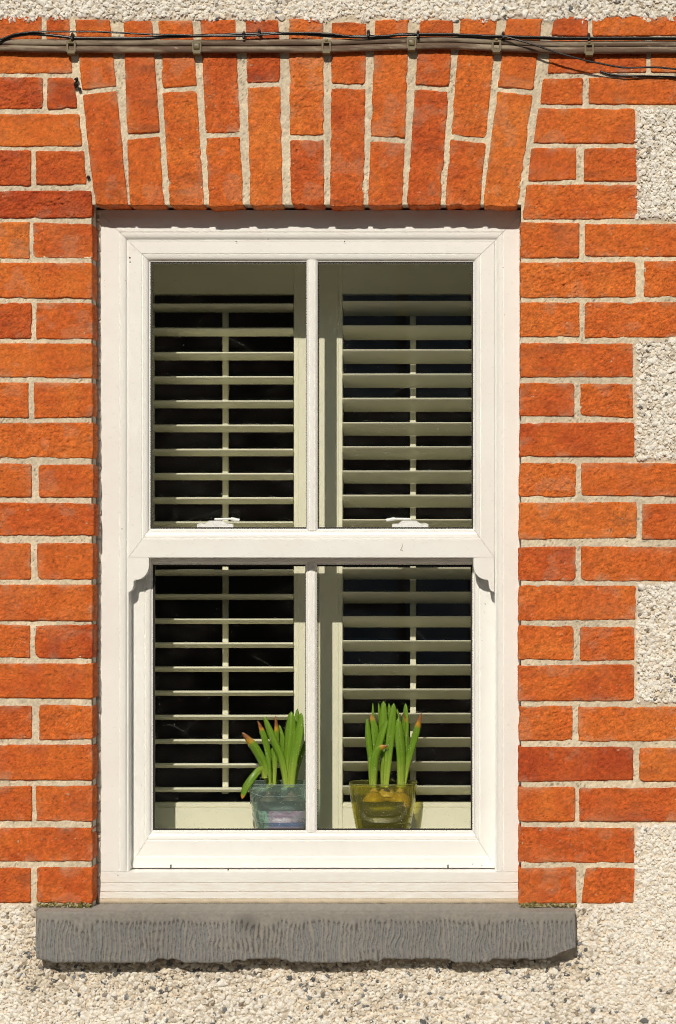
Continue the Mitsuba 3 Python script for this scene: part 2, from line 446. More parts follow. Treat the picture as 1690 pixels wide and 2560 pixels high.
v3 = VW[:, [0, 2, 1]]
mn1, mn2, mn3 = fbm(v3 * [25, 25, 25], 3, 31), noise(v3 * [380, 380, 380], 32), fbm(v3 * [150, 150, 150], 2, 33)
# the pointing of the arch and the left pier is paler and sandier than that of the right pier, which is greyer
warm = np.clip((fbm(v3 * [4, 4, 4], 2, 35) - 0.3) * 2, 0, 1)[:, None]
mc = np.array([0.66, 0.565, 0.42]) * (1 - warm) + np.array([0.74, 0.635, 0.455]) * warm
mc = mc * (0.78 + 0.36 * mn3)[:, None] * np.where(mn2 < 0.20, 0.45, 1.0)[:, None] * rng.uniform(0.78, 1.16, len(v3))[:, None] * (0.85 + 0.3 * mn1)[:, None]
v, f, c = compact(VW, FW[~rf], mc)
add('mortar', flat((v, f), 'matte', c), wall, label='sandy mortar joints between the red bricks', kind='stuff')
dirty_w = np.clip((fbm(v3 * [5, 5, 5], 3, 41) - 0.5) * 6, 0, 1)[:, None]
rc = np.array([0.74, 0.65, 0.53]) * (0.70 + 0.5 * mn3)[:, None] * (1 - 0.25 * dirty_w)
v, f, c = compact(VW, FW[rf], rc)
add('render_coat', flat((v, f), 'matte', c), wall, label='rough cream render that holds the pebbles')

ico1, ico0 = trimesh.creation.icosphere(1), trimesh.creation.icosphere(0)
VAR = {1: [], 0: []}
for lvl, base in ((1, ico1), (0, ico0)):
    for k in range(14):
        b = np.array(base.vertices)
        n = noise(b * 1.3 + k * 9.1, 50 + k)
        b = b * (0.62 + 0.75 * n)[:, None]
        for _ in range(5):
            d = rng.normal(size=3)
            d /= np.linalg.norm(d)
            ext = 0.55 * np.max(b @ d)
            b = b - np.clip(b @ d - ext, 0, None)[:, None] * d
        VAR[lvl].append((b, np.array(base.faces)))


def pebbles(x, z, rad, lvl, dirt_fn, ydeep=0.35):
    n = len(x)
    vs, fs, cs = [], [], []
    dirt = dirt_fn(x, z)
    kinds = rng.integers(0, 14, n)
    for i in range(n):
        b, f = VAR[lvl][kinds[i]]
        R = trimesh.transformations.random_rotation_matrix(rng.random(3))[:3, :3]
        sc = np.array([1.0, 0.8, 0.62 + 0.35 * rng.random()]) * rad[i]
        P = (b * sc) @ R.T
        P = P * [1, 0.8, 1] + [x[i], -rad[i] * ydeep * (0.4 + rng.random()), z[i]]
        u = rng.random()
        if u < dirt[i] * 0.20:
            col = np.array([[0.13, 0.13, 0.13], [0.25, 0.22, 0.19], [0.36, 0.29, 0.21], [0.19, 0.20, 0.21]])[rng.integers(4)] * (0.7 + 0.6 * rng.random())
        elif u < dirt[i] * 0.85 + 0.04:
            col = np.array([0.70, 0.63, 0.52]) * (0.78 + 0.4 * rng.random())
        else:
            col = np.array([0.84, 0.80, 0.73]) * (0.90 + 0.12 * rng.random())
        cc = np.clip(col * (0.9 + 0.2 * noise(P * 500, 77))[:, None], 0, 0.86)
        vs.append(P)
        fs.append(f + i * len(b))
        cs.append(cc)
    return np.vstack(vs), np.vstack(fs), np.vstack(cs)


def jittered(x0, x1, z0, z1, step):
    a, b = np.meshgrid(np.arange(x0, x1, step), np.arange(z0, z1, step * 0.9), indexing='ij')
    a = a + (np.arange(a.shape[1]) % 2)[None] * step / 2
    a, b = a + rng.uniform(-0.42, 0.42, a.shape) * step, b + rng.uniform(-0.42, 0.42, b.shape) * step
    return a.ravel(), b.ravel()


SX0, _ = U(88, 2300, -0.048)
SX1, _ = U(1440, 2300, -0.048)


def dirt_fn(x, z):
    px, py = x / S + 845, 1280 - (z - ZI) / S
    n = fbm(np.stack([x * 9, z * 9, 0 * x], -1), 3, 81)
    d = np.clip((n - 0.50) * 3.0, 0, 0.5)
    edge_sill = np.exp(-np.clip(np.abs(px - 85) - 8, 0, None) / 45) * (py > 2255) * (py < 2480) + 0.7 * np.exp(-np.clip(px - 1440, 0, None) / 30) * (px > 1430) * (py > 2255) * (py < 2460)
    under = np.exp(-np.clip(py - 2420, 0, None) / 70) * (py > 2380) * (px > 60) * (px < 1460)
    patch = np.exp(-((px - 930) ** 2 / 130 ** 2 + (py - 2520) ** 2 / 60 ** 2)) + np.exp(-((px - 330) ** 2 / 200 ** 2 + (py - 2480) ** 2 / 60 ** 2)) * 0.6
    joint = 0.18 * np.exp(-np.clip(px - 1592, 0, None) / 22) * (px > 1500) * (py < 2250)
    return np.clip(0.5 * d + 0.85 * edge_sill + 0.6 * under + 0.55 * patch + joint, 0, 1)


def keep(x, z, wob=9.0, margin=4.0):
    px, py = x / S + 845, 1280 - (z - ZI) / S
    ok = is_render(px, py, wob) & is_render(px + margin, py, wob) & is_render(px - margin, py, wob) & is_render(px, py - margin, wob) & is_render(px, py + margin, wob)
    sill = (x > SX0 - 0.001) & (x < SX1 + 0.001) & (py > 2255) & (py < 2402)
    return ok & ~sill


near = lambda x, z: (np.abs(x) < 0.69) & (z > 0.64) & (z < 2.665)
px_, pz_ = jittered(-0.69, 0.69, 0.64, 2.665, 0.0070)
k = keep(px_, pz_)
pl = [pebbles(px_[k], pz_[k], rng.uniform(0.0034, 0.0070, k.sum()) * (1 + 0.35 * (rng.random(k.sum()) > 0.93)), 1, dirt_fn, 0.12)]
px_, pz_ = jittered(-0.69, 0.69, 0.64, 2.665, 0.0062)
k = keep(px_, pz_)
pl.append(pebbles(px_[k], pz_[k], rng.uniform(0.0014, 0.0032, k.sum()), 0, dirt_fn, 1.2))
px_, pz_ = jittered(-1.05, 1.05, 0.35, 2.95, 0.0105)
k = keep(px_, pz_) & ~near(px_, pz_)
pl.append(pebbles(px_[k], pz_[k], rng.uniform(0.0044, 0.0085, k.sum()), 0, dirt_fn))
v, f, c = merge(pl)
add('pebble', flat((v, f), 'matte', c, smooth=False), wall, label='whitewashed pebbles of the pebbledash with some bare grey ones', kind='stuff')

# the wall's body behind the bricks, with the opening left free
core = merge([box(-1.6, OX0 - 0.0003, 0.011, 0.30, 0, 3.3), box(OX1 + 0.0003, 1.6, 0.011, 0.30, 0, 3.3),
              box(OX0 - 0.0003, OX1 + 0.0003, 0.011, 0.30, OZ1 + 0.003, 3.3), box(OX0 - 0.0003, OX1 + 0.0003, 0.011, 0.30, 0, OZ0 - 0.004)])
add('wall_core', flat(core, 'matte', (0.48, 0.42, 0.33), smooth=False), wall)
# moss along the foot of the two piers
mv = []
for x0, x1 in ((95, 228), (1298, 1440)):
    for _ in range(150):
        px, py = rng.uniform(x0, x1), rng.normal(2262, 3)
        x, z = U(px, py)
        b, f = VAR[0][rng.integers(14)]
        mv.append((b * rng.uniform(0.0012, 0.0034) + [x, -0.003 - 0.004 * rng.random(), z], f, np.array([[0.14, 0.13, 0.03], [0.24, 0.20, 0.07], [0.40, 0.33, 0.20]])[rng.integers(3)]))
v, f, c = merge(mv)
add('moss', flat((v, f), 'matte', c), wall, label='yellow green moss at the foot of the brick piers', kind='stuff')

# ------------------------------------------------------------------ stone sill
sill = thing('stone_sill', 'grey tooled limestone sill with chipped lower edge under the window', 'window sill')
zt, zb = 0.9085, U(0, 2408, -0.048)[1]


def sill_tool(x, z):
    """0 to 1 across the chisel strokes: upright wavering grooves about 9 mm apart."""
    pt = np.stack([x, z, 0 * x], -1)
    w = (fbm(pt * [24, 12, 1], 3, 91) - 0.5) * 1.5 + (fbm(pt * [60, 45, 1], 2, 90) - 0.5) * 0.9
    g = 0.5 + 0.5 * np.sin(2 * np.pi * (x / 0.0087 + w))
    g = g * 0.75 + 0.5 * (noise(np.stack([(x + 0.004 * w) * 230, z * 11, 0 * x], -1), 92) - 0.25)
    dep = np.clip((fbm(pt * [15, 26, 1], 3, 94) - 0.10) * 2.8, 0.3, 1) * np.clip((zt - 0.008 - 0.010 * noise(pt * [70, 1, 1], 4) - z) / 0.016, 0, 1)
    return np.clip((g - 0.38) * 3.2, 0, 1) * dep


def sill_disp(x, z):
    pt = np.stack([x, z, 0 * x], -1)
    knock = np.exp(-((x - U(625, 0)[0]) ** 2 + (z - 0.885) ** 2) / 0.016 ** 2)
    return 0.0027 * sill_tool(x, z) * (1 - 0.7 * knock) + (fbm(pt * [120, 120, 1], 3, 95) - 0.5) * 0.0014 + 0.002 * knock + (fbm(pt * [9, 9, 1], 2, 97) - 0.5) * 0.004


def sill_shift(x, z, e):
    h = (zt - z) / (zt - zb)
    n = fbm(np.stack([x * 16, 0 * x, 0 * x], -1), 4, 96)
    chip = np.clip((n - 0.50) * 0.045, 0, 0.007) + 0.030 * np.clip((x - (SX1 - 0.055)) / 0.055, 0, 1) ** 0.7 + 0.006 * np.clip((SX0 + 0.02 - x) / 0.02, 0, 1)
    chip = chip + (noise(np.stack([x * 130, 0 * x, 0 * x], -1), 98) - 0.5) * 0.0016
    return x, z + np.clip((h - 0.55) / 0.45, 0, 1) ** 1.5 * chip


V, F = slab([(SX0, zt), (SX1, zt), (SX1, zb), (SX0, zb)], -0.0475, np.array([0.006, 0.03, 0.06, 0.09, 0.14]), 0.0016, sill_disp, (0.003, 0.003, 0.006, 0.008), 0.0006, 400, 0.006, sill_shift)
pt = V[:, [0, 2, 1]]
n1, n2, n3 = fbm(pt * 9, 3, 101), fbm(np.stack([pt[:, 0] * 120, pt[:, 1] * 16, pt[:, 2] * 40], -1), 3, 102), noise(pt * 330, 103)
c = np.array([0.285, 0.26, 0.225]) * (1 - n2)[:, None] + np.array([0.225, 0.215, 0.20]) * n2[:, None]
gro = (sill_tool(V[:, 0], V[:, 2]) * (V[:, 1] < -0.03))[:, None]
c = c * (1 - 0.70 * gro) + np.array([0.185, 0.200, 0.215]) * 0.70 * gro
c = c * (1 - 0.55 * np.exp(-((gro - 0.45) / 0.16) ** 2))
c = c * (0.86 + 0.28 * n1)[:, None] * (0.85 + 0.3 * n3)[:, None]
under = V[:, 2] < zb + 0.004
stain = np.exp(-((V[:, 0] - U(625, 0)[0]) ** 2 + (V[:, 2] - 0.884) ** 2) / 0.018 ** 2)[:, None]
c = c * (1 - 0.35 * stain * (0.5 + n3[:, None]))
add('sill_stone', flat((V, F), 'matte', c), sill)

# ------------------------------------------------------------------ sash window
win = thing('sash_window', 'white uPVC sliding sash window with four panes in the brick opening', 'window')
YF, YU, YL = 0.057, 0.062, 0.102
frame = f'{win}__outer_frame'


def PU(px, py):
    return U(px, py, YF)


fx0 = OX0 + 0.0016
fxi0 = U(320, 0, YF)[0]
WF = fxi0 - fx0
fxi1 = U(1237, 0, YF)[0]
fx1 = fxi1 + WF
fzi1 = U(0, 601, YF)[1]
fz1 = fzi1 + WF
fz0 = U(0, 2180, YF)[1]


def frame_prof(w, back):
    y = YF
    return [(0, y), (w - 0.0168, y), (w - 0.0166, y + 0.0022), (w - 0.0154, y + 0.0022), (w - 0.0150, y)] + arc(w - 0.012, y, w - 0.0035, y + 0.005, 6) + [(w - 0.003, y + 0.0062), (w, y + 0.0066), (w, back), (0, back)]


pf = frame_prof(WF, 0.150)
for nm, A, B, inw, m in (('jamb', (fx0, fz0), (fx0, fz1), (1, 0), (0, 1)), ('jamb', (fx1, fz0), (fx1, fz1), (-1, 0), (0, 1)), ('head', (fx0, fz1), (fx1, fz1), (0, -1), (1, 1))):
    add(nm, mikit.ply(rail(A, B, inw, pf, *m), 'upvc', smooth=25), frame)
# stepped bottom piece and the sealant round it
zz = [U(0, q, 0.055)[1] for q in (2180.5, 2208, 2229, 2246)]
for k in range(3):
    y = 0.0565 - 0.0028 * k
    add('bottom_step', mikit.ply(box(fx0 + 0.0004, OX1 + 0.004, y, 0.15 - 0.002 * k, zz[k + 1] + (0.0006 if k < 2 else 0), zz[k] - 0.0001, 0.0009), 'upvc', smooth=False), frame)
g = np.linspace(fx0, OX1 + 0.002, 260)
zs = 0.9085
bead = tube(np.stack([g, 0.0545 + 0.0015 * noise(np.stack([g * 60, 0 * g, 0 * g], -1), 5), np.full_like(g, (zs + zz[3]) / 2)], -1), 0.0052 + 0.0012 * noise(np.stack([g * 90, 0 * g, 0 * g], -1), 6))
bc = np.array([0.60, 0.51, 0.38]) * (0.75 + 0.35 * fbm(bead[0] * 90, 3, 8))[:, None]
add('sealant', flat(bead, 'matte', bc), win, label='dirty cream sealant bead under the frame')
for xx, r in ((fx0 + 0.0008, 0.0052), (OX1 + 0.0002, 0.0030)):
    g = np.linspace(fz0 - 0.04, OZ1 - 0.002, 320)
    n = noise(np.stack([g * 70, 0 * g, 0 * g + xx], -1), 15)
    b = tube(np.stack([np.full_like(g, xx) + 0.0008 * (n - 0.5), np.full_like(g, 0.056), g], -1), r + 0.0006 * n, 8)
    add('sealant', flat(b, 'matte', np.array([0.72, 0.67, 0.57]) * (0.8 + 0.3 * fbm(b[0] * 80, 3, 9))[:, None]), win)


def sash_prof(w, y, back, cut=0.0145):
    return [(0, y), (w - cut - 0.0008, y), (w - cut - 0.0004, y + 0.0026), (w - cut + 0.0012, y + 0.0026), (w - cut + 0.0022, y + 0.0004)] + arc(w - cut + 0.003, y + 0.0006, w - 0.0030, y + 0.0062, 6) + \
        [(w - 0.0024, y + 0.0085), (w - 0.0001, y + 0.0088), (w, y + 0.0095), (w, back), (0, back)]


def sash(name, y, gx0, gx1, gz0, gz1, ws, wt, wb, bar_x, bar_w, prof_b=None):
    sk = f'{win}__{name}'
    back = y + 0.040
    x0, x1, z1, z0 = gx0 - ws, gx1 + ws, gz1 + wt, gz0 - wb
    ps, ptp, pb = sash_prof(ws, y, back), sash_prof(wt, y, back), prof_b or sash_prof(wb, y, back, 0.019)
    add('stile', mikit.ply(rail((x0, z0), (x0, z1), (1, 0), ps, wb / ws, wt / ws), 'upvc', smooth=25), sk)
    add('stile', mikit.ply(rail((x1, z0), (x1, z1), (-1, 0), ps, wb / ws, wt / ws), 'upvc', smooth=25), sk)
    add('top_rail', mikit.ply(rail((x0, z1), (x1, z1), (0, -1), ptp, ws / wt, ws / wt), 'upvc', smooth=25), sk)
    add('bottom_rail', mikit.ply(rail((x0, z0), (x1, z0), (0, 1), pb, ws / wb, ws / wb), 'upvc', smooth=25), sk)
    h = bar_w / 2
    half = [(0, 0.0100), (0.0010, 0.0064), (0.0026, 0.0056), (0.0036, 0.0036), (0.0054, 0.0028), (0.0058, 0.0042), (0.0066, 0.0042), (0.0070, 0.0022), (h - 0.0005, 0.0016)]
    bp = [(t, y + q) for t, q in half] + [(bar_w - t, y + q) for t, q in half[::-1]] + [(bar_w, y + 0.024), (0, y + 0.024)]
    add('glazing_bar', mikit.ply(rail((bar_x - h, gz0 - 0.004), (bar_x - h, gz1 + 0.004), (1, 0), bp, 0, 0), 'upvc', smooth=25), sk)
    yp = y + 0.0125
    for a, b in ((gx0 - 0.002, bar_x), (bar_x, gx1 + 0.002)):
        c = [(a, yp, gz0 - 0.002), (b, yp, gz0 - 0.002), (b, yp, gz1 + 0.002), (a, yp, gz1 + 0.002)]
        add('pane', mikit.ply((np.array(c), np.array([[0, 1, 2], [0, 2, 3]])), 'window_glass'), sk)
    # black gasket round each light
    gs = []
    for a, b in ((gx0, bar_x - h), (bar_x + h, gx1)):
        gs += [box(a - 0.001, a + 0.0030 * (a == gx0) + 0.0008, yp - 0.0024, yp - 0.0004, gz0, gz1), box(b - 0.0008 - 0.0024 * (b == gx1), b + 0.001, yp - 0.0024, yp - 0.0004, gz0, gz1),
               box(a, b, yp - 0.0022, yp - 0.0006, gz1 - 0.0030, gz1 + 0.001), box(a, b, yp - 0.0022, yp - 0.0006, gz0 - 0.001, gz0 + 0.0032)]
    add('gasket', mikit.ply(merge(gs), 'rubber'), sk, label='thin black rubber gasket round the glass')
    # dust and dried splashes on the glass
    n = 11000
    dx, dz = rng.uniform(gx0 + 0.003, gx1 - 0.003, n), rng.uniform(gz0 + 0.003, gz1 - 0.003, n)
    dens = fbm(np.stack([dx * 12, dz * 12, 0 * dx], -1), 3, 33) * 0.7 + 0.45 * np.clip(1 - (dz - gz0) / (gz1 - gz0), 0, 1)
    ok = (rng.random(n) < np.clip((dens - 0.35) * 2.6, 0, 1)) & (np.abs(dx - bar_x) > h + 0.002)
    ds = []
    for xx, zz_ in zip(dx[ok], dz[ok]):
        r = 0.00017 + 0.00050 * rng.random() ** 4
        an = np.arange(6) * np.pi / 3 + rng.random()
        q = np.stack([xx + r * np.cos(an), np.full(6, yp - 0.0003), zz_ + r * np.sin(an) * rng.uniform(0.8, 1.5)], -1)
        top = np.array([[xx, yp - 0.0003 - r * 0.5, zz_]])
        ii = np.arange(6)
        ds.append((np.vstack([q, top]), np.stack([ii, (ii + 1) % 6, ii * 0 + 6], 1)))
    for _ in range(5):
        ax, az, R_, a0 = rng.uniform(gx0, gx1), rng.uniform(gz0 - 0.2, gz1 - 0.05), rng.uniform(0.08, 0.25), rng.uniform(0.6, 2.2)
        t = np.linspace(a0, a0 + rng.uniform(0.2, 0.6), 24)
        p = np.stack([ax + R_ * np.cos(t), t * 0 + yp - 0.0004, az + R_ * np.sin(t)], -1)
        if p[:, 0].min() > gx0 + 0.004 and p[:, 0].max() < gx1 - 0.004 and p[:, 2].min() > gz0 + 0.004 and p[:, 2].max() < gz1 - 0.004 and np.abs(p[:, 0] - bar_x).min() > h + 0.002:
            ds.append(tube(p, 0.00004 + 0.00007 * noise(p * 300, 3), 3))
    add('dust', mikit.ply(merge(ds), 'dust'), sk, label='pale dust specks on the glass', kind='stuff')
    return x0, x1, z0, z1


ug = [U(376, 0, YU + .009)[0], U(1183, 0, YU + .009)[0], U(0, 1322, YU + .009)[1], U(0, 655, YU + .009)[1]]
uw = ug[0] - U(321, 0, YU)[0]
wbU = ug[2] - U(0, 1393.5, YU)[1]
wtU = U(0, 602.8, YU)[1] - ug[3]
barU = U(779.5, 0, YU)[0]
ux0, ux1, uz0, uz1 = sash('upper_sash', YU, *ug, uw, wtU, wbU, barU, 0.0222)
lg = [U(382, 0, YL + .009)[0], U(1181, 0, YL + .009)[0], U(0, 2075.5, YL + .009)[1], U(0, 1412, YL + .009)[1]]
wbL = lg[2] - U(0, 2169, YL)[1]
wtL = U(0, 1329, YL)[1] - lg[3]
w, y = wbL, YL
pbL = [(0, y - 0.0035), (0.0195, y - 0.0035), (0.0215, y - 0.0025), (0.0225, y)] + sash_prof(w, y, y + 0.040, 0.019)[1:-1] + [(0, y + 0.040)]
barL = U(777.5, 0, YL)[0]
sash('lower_sash', YL, *lg, 0.044, wtL, wbL, barL, 0.0222, pbL)
for px in (428, 1120):
    x, z = U(px, 2165, YL)
    add('drain_slot', mikit.ply(box(x - 0.0014, x + 0.0014, YL - 0.0042, YL - 0.003, z - 0.004, z + 0.003), 'rubber'), f'{win}__lower_sash')

# sash horns, cut from board, under the ends of the meeting rail
from shapely.geometry import Polygon
pts = [(319.5, 1392), (372, 1392), (372, 1413)]
a = np.linspace(0, np.pi / 2, 10)
pts += [(372 - 34 * (1 - np.cos(q)), 1413 + 36 * np.sin(q)) for q in a[1:]]
pts += [(336, 1450), (334, 1454), (333.5, 1461)]
pts += [(333.5 - 13.5 * (1 - np.cos(q)), 1461 + 18 * np.sin(q)) for q in a[1:]]
for mirror in (False, True):
    lo = np.array([((1555.5 - p if mirror else p), q) for p, q in pts])
    wp = np.array([U(p, q, YU) for p, q in lo])
    m = trimesh.creation.extrude_polygon(Polygon(wp).buffer(-0.0004).buffer(0.0004), 0.028, engine='earcut')
    vv = np.array(m.vertices)
    vv = np.stack([vv[:, 0], YU + 0.0012 + vv[:, 2], vv[:, 1] - 0.0003], -1)
    add('horn', mikit.ply(oriented(vv, np.array(m.faces)), 'upvc', smooth=30), f'{win}__upper_sash', label='scroll shaped sash horn at the %s end of the meeting rail' % ('right' if mirror else 'left'))

# the two fasteners on the lower sash
for mirror, px in ((False, 541), (True, 1024)):
    def L(p, q, d=0.123):
        return U(1565 - p if mirror else p, q, d)
    prof = [(494, 1331), (494, 1311), (500, 1308), (514, 1309), (524, 1302), (560, 1302), (568, 1309), (584, 1310), (586, 1331)]
    m = trimesh.creation.extrude_polygon(Polygon([L(*p) for p in prof]).buffer(-0.0012).buffer(0.0012), 0.017, engine='earcut')
    vv = np.array(m.vertices)
    vv = np.stack([vv[:, 0], 0.114 + vv[:, 2], vv[:, 1]], -1)
    lk = f'{win}__sash_lock' + ('_001' if mirror else '')
    scene[lk] = mikit.ply(oriented(vv, np.array(m.faces)), 'chrome', smooth=30)
    lev = []
    for (p0, q0, p1, q1, w0, w1) in ((537, 1298, 578, 1297, 3.0, 2.6), (578, 1297, 599, 1301, 4.6, 4.2)):
        a_, b_ = np.array(L(p0, q0, .118)), np.array(L(p1, q1, .118))
        t = np.linspace(0, 1, 5)[:, None]
        c_ = a_ + (b_ - a_) * t
        lev.append(tube(np.stack([c_[:, 0], np.full(5, 0.115), c_[:, 1]], -1), S * (w0 + (w1 - w0) * t[:, 0]), 8))
    scene[lk + '__lever'] = mikit.ply(merge(lev), 'chrome', smooth=40)

sp = []
for px, py, y, r in [(1005, 1377, YU, 2.2), (262, 700, YF, 1.4), (263, 716, YF, 1.0), (315, 702, YF, 1.5), (305, 1322, YF, 1.6), (1258, 668, YF, 1.3), (1262, 787, YF, 1.5), (1183 + 30, 1510, YL, 1.6), (1210, 1530, YL, 1.3), (1205, 1600, YL, 1.2),
                     (353, 1963, YL, 1.3), (349, 2148, YL, 1.2), (1182, 2160, YL - .0035, 2.0), (1204, 2165, YL - .0035, 2.0), (570, 2174, YL - .02, 3.0), (600, 2174, YL - .02, 1.8), (725, 2172, YL - .02, 2.6), (295, 2188, .054, 1.6), (325, 645, YU, 3.0), (325, 655, YU, 2.6), (670, 598, YF, 1.6), (590, 604, YF, 2.6), (862, 604, YF, 2.4)]:
    x, z = U(px, py, y)
    b, f = VAR[0][rng.integers(14)]
    sp.append((b * r * S * [1, 0.25, 1] + [x, y - 0.0001, z], f))
p = np.array([[U(q, w_, YU)[0], YU - 0.0006, U(q, w_, YU)[1]] for q, w_ in ((1000, 1376), (1004, 1372), (1006, 1364), (1005, 1358))])
sp.append(tube(p, 0.0004, 5))
add('dirt_speck', flat(merge(sp), 'matte', (0.10, 0.07, 0.04)), win, label='small dark specks of dirt on the white frame', kind='stuff')

# ------------------------------------------------------------------ shutters inside
YS = 0.274


def shutter(label, xa, xb, sx0, sx1, tilt, first, rod):
    t = thing('shutter_panel', label, 'shutter', None)
    yb = YS + 0.027
    zt_, zb_ = U(0, 735, YS)[1], U(0, 2008, YS)[1]
    ztop, zbot = OZ1 - 0.01, 1.0105

    def part(n, *b):
        add(n, mikit.ply(box(*b, 0.0008), 'shutter_paint'), t)
    part('stile', xa, sx0, YS, yb, zbot, ztop)
    part('stile', sx1, xb, YS, yb, zbot, ztop)
    part('top_rail', sx0 + 0.0002, sx1 - 0.0002, YS + 0.001, yb, zt_, ztop)
    part('bottom_rail', sx0 + 0.0002, sx1 - 0.0002, YS + 0.001, yb, zbot, zb_ - 0.0085)
    part('rail_bead', sx0 + 0.0002, sx1 - 0.0002, YS + 0.004, yb, zb_ - 0.0080, zb_)
    for xx, s in ((sx0, -1), (sx1, 1)):
        part('stile_bead', min(xx + s * 0.0085, xx + s * 0.0075), max(xx + s * 0.0085, xx + s * 0.0075), YS - 0.0009, YS + 0.002, zt_ - 1.2, zt_ + 0.06)
    a = np.radians(tilt)
    n = 9
    sh = np.linspace(-1, 1, 2 * n + 1)
    half, th = 0.0315, 0.0048
    prof = [(half * q, th * math.sqrt(max(0.0, 1 - abs(q) ** 2.6)) + 0.0) for q in np.sin(sh * np.pi / 2)]
    prof = prof + [(q, -h_) for q, h_ in prof[::-1][1:-1]]
    P = np.array(prof)
    yc = 0.290
    nose_y = yc - half * math.cos(a)
    ring = np.stack([yc + P[:, 0] * math.cos(a) - P[:, 1] * math.sin(a), -P[:, 0] * math.sin(a) + P[:, 1] * math.cos(a)], -1)
    m = len(ring)
    i = np.arange(m)
    v0 = np.vstack([np.column_stack([np.full(m, sx0 + 0.0008), ring]), np.column_stack([np.full(m, sx1 - 0.0008), ring])])
    tri = np.array([[0, k, k + 1] for k in range(1, m - 1)])
    f0 = np.vstack([np.stack([i, (i + 1) % m, (i + 1) % m + m], 1), np.stack([i, (i + 1) % m + m, i + m], 1), tri[:, ::-1], tri + m])
    v0, f0 = oriented(v0, f0)
    base = mikit.ply((v0, f0), 'shutter_paint', smooth=50)
    zs_ = []
    for k in range(21):
        z = U(0, first + 60.6 * k + 4, nose_y)[1] - half * math.sin(a)
        zs_.append(z)
        add('slat', {**base, 'to_world': T().translate([0, 0, float(z)])}, t)
    rx = [U(p, 0, 0.325)[0] for p in rod]
    add('tilt_rod', mikit.ply(box(rx[0], rx[1], 0.3235, 0.3335, zs_[-1] - 0.012, zs_[0] - 0.004, 0.0012), 'shutter_paint'), t)


JX = -0.0557
shutter('louvred shutter with near level slats behind the left panes', OX0 + 0.004, JX - 0.0006, -0.3863, -0.1053, 7, 757, (556, 571))
shutter('louvred shutter with slats tilted steeper behind the right panes', JX + 0.0006, OX1 - 0.004, -0.0087, 0.268, 20.5, 749.5, (1025, 1040))

# ------------------------------------------------------------------ window board, linings and the dark room
zbd = 1.0085
add('window_board', mikit.ply(box(OX0, OX1, 0.152, 0.42, zbd - 0.03, zbd, 0.002), 'white_plaster'), None, kind='structure')
rm = 0.302
for n, b in (('room_wall', (-2.2, OX0 - 0.001, rm, rm + 0.02, 0.0, 2.75)), ('room_wall', (OX1 + 0.001, 2.2, rm, rm + 0.02, 0.0, 2.75)), ('room_wall', (OX0 - 0.001, OX1 + 0.001, rm, rm + 0.02, OZ1 + 0.003, 2.75)),
             ('room_wall', (OX0 - 0.001, OX1 + 0.001, rm, rm + 0.02, 0.0, zbd - 0.031)), ('room_wall', (-2.2, 2.2, 4.6, 4.65, 0.0, 2.75)), ('room_wall', (-2.25, -2.2, rm, 4.65, 0.0, 2.75)), ('room_wall', (2.2, 2.25, rm, 4.65, 0.0, 2.75)),
             ('room_floor', (-2.25, 2.25, rm, 4.65, -0.05, 0.0)), ('room_ceiling', (-2.25, 2.25, rm, 4.65, 2.75, 2.8))):
    add(n, mikit.ply(box(*b), 'room_paint'), None, kind='structure')
lin = merge([box(OX0 - 0.0016, OX0 + 0.0028, 0.151, 0.30, zbd, OZ1), box(OX1 - 0.0028, OX1 + 0.0016, 0.151, 0.30, zbd, OZ1), box(OX0, OX1, 0.151, 0.30, OZ1 - 0.008, OZ1 + 0.002)])
add('window_lining', mikit.ply(lin, 'white_plaster'), None, kind='structure')


# ------------------------------------------------------------------ two glass vases with hyacinth bulbs
YP = 0.205
PROF = [(-0.1155, 0.043), (-0.112, 0.0465), (-0.091, 0.0525), (-0.060, 0.0590), (-0.030, 0.0640), (-0.010, 0.0662), (0.0, 0.0668)]


def ring_surface(prof, cx, z0, flat_, n=56):
    a = np.arange(n) * 2 * np.pi / n
    ca, sa = np.sign(np.cos(a)) * np.abs(np.cos(a)) ** 0.62, np.sign(np.sin(a)) * np.abs(np.sin(a)) ** 0.62
    return np.vstack([np.stack([cx + r * ca, YP + r * flat_ * sa, np.full(n, z0 + h)], -1) for h, r in prof])


def ring_mesh(prof, cx, z0, flat_, n=56, cap=True):
    v = ring_surface(prof, cx, z0, flat_, n)
    k = len(prof)
    i, j = np.meshgrid(np.arange(k - 1), np.arange(n), indexing='ij')
    q = np.stack([i * n + j, i * n + (j + 1) % n, (i + 1) * n + (j + 1) % n, (i + 1) * n + j], -1).reshape(-1, 4)
    f = np.vstack([q[:, [0, 1, 2]], q[:, [0, 2, 3]]])
    if cap:
        v = np.vstack([v, v[:n].mean(0), v[-n:].mean(0)])
        jj = np.arange(n)
        f = np.vstack([f, np.stack([jj * 0 + k * n, (jj + 1) % n, jj], 1), np.stack([jj * 0 + k * n + 1, (k - 1) * n + jj, (k - 1) * n + (jj + 1) % n], 1)])
    return v, f


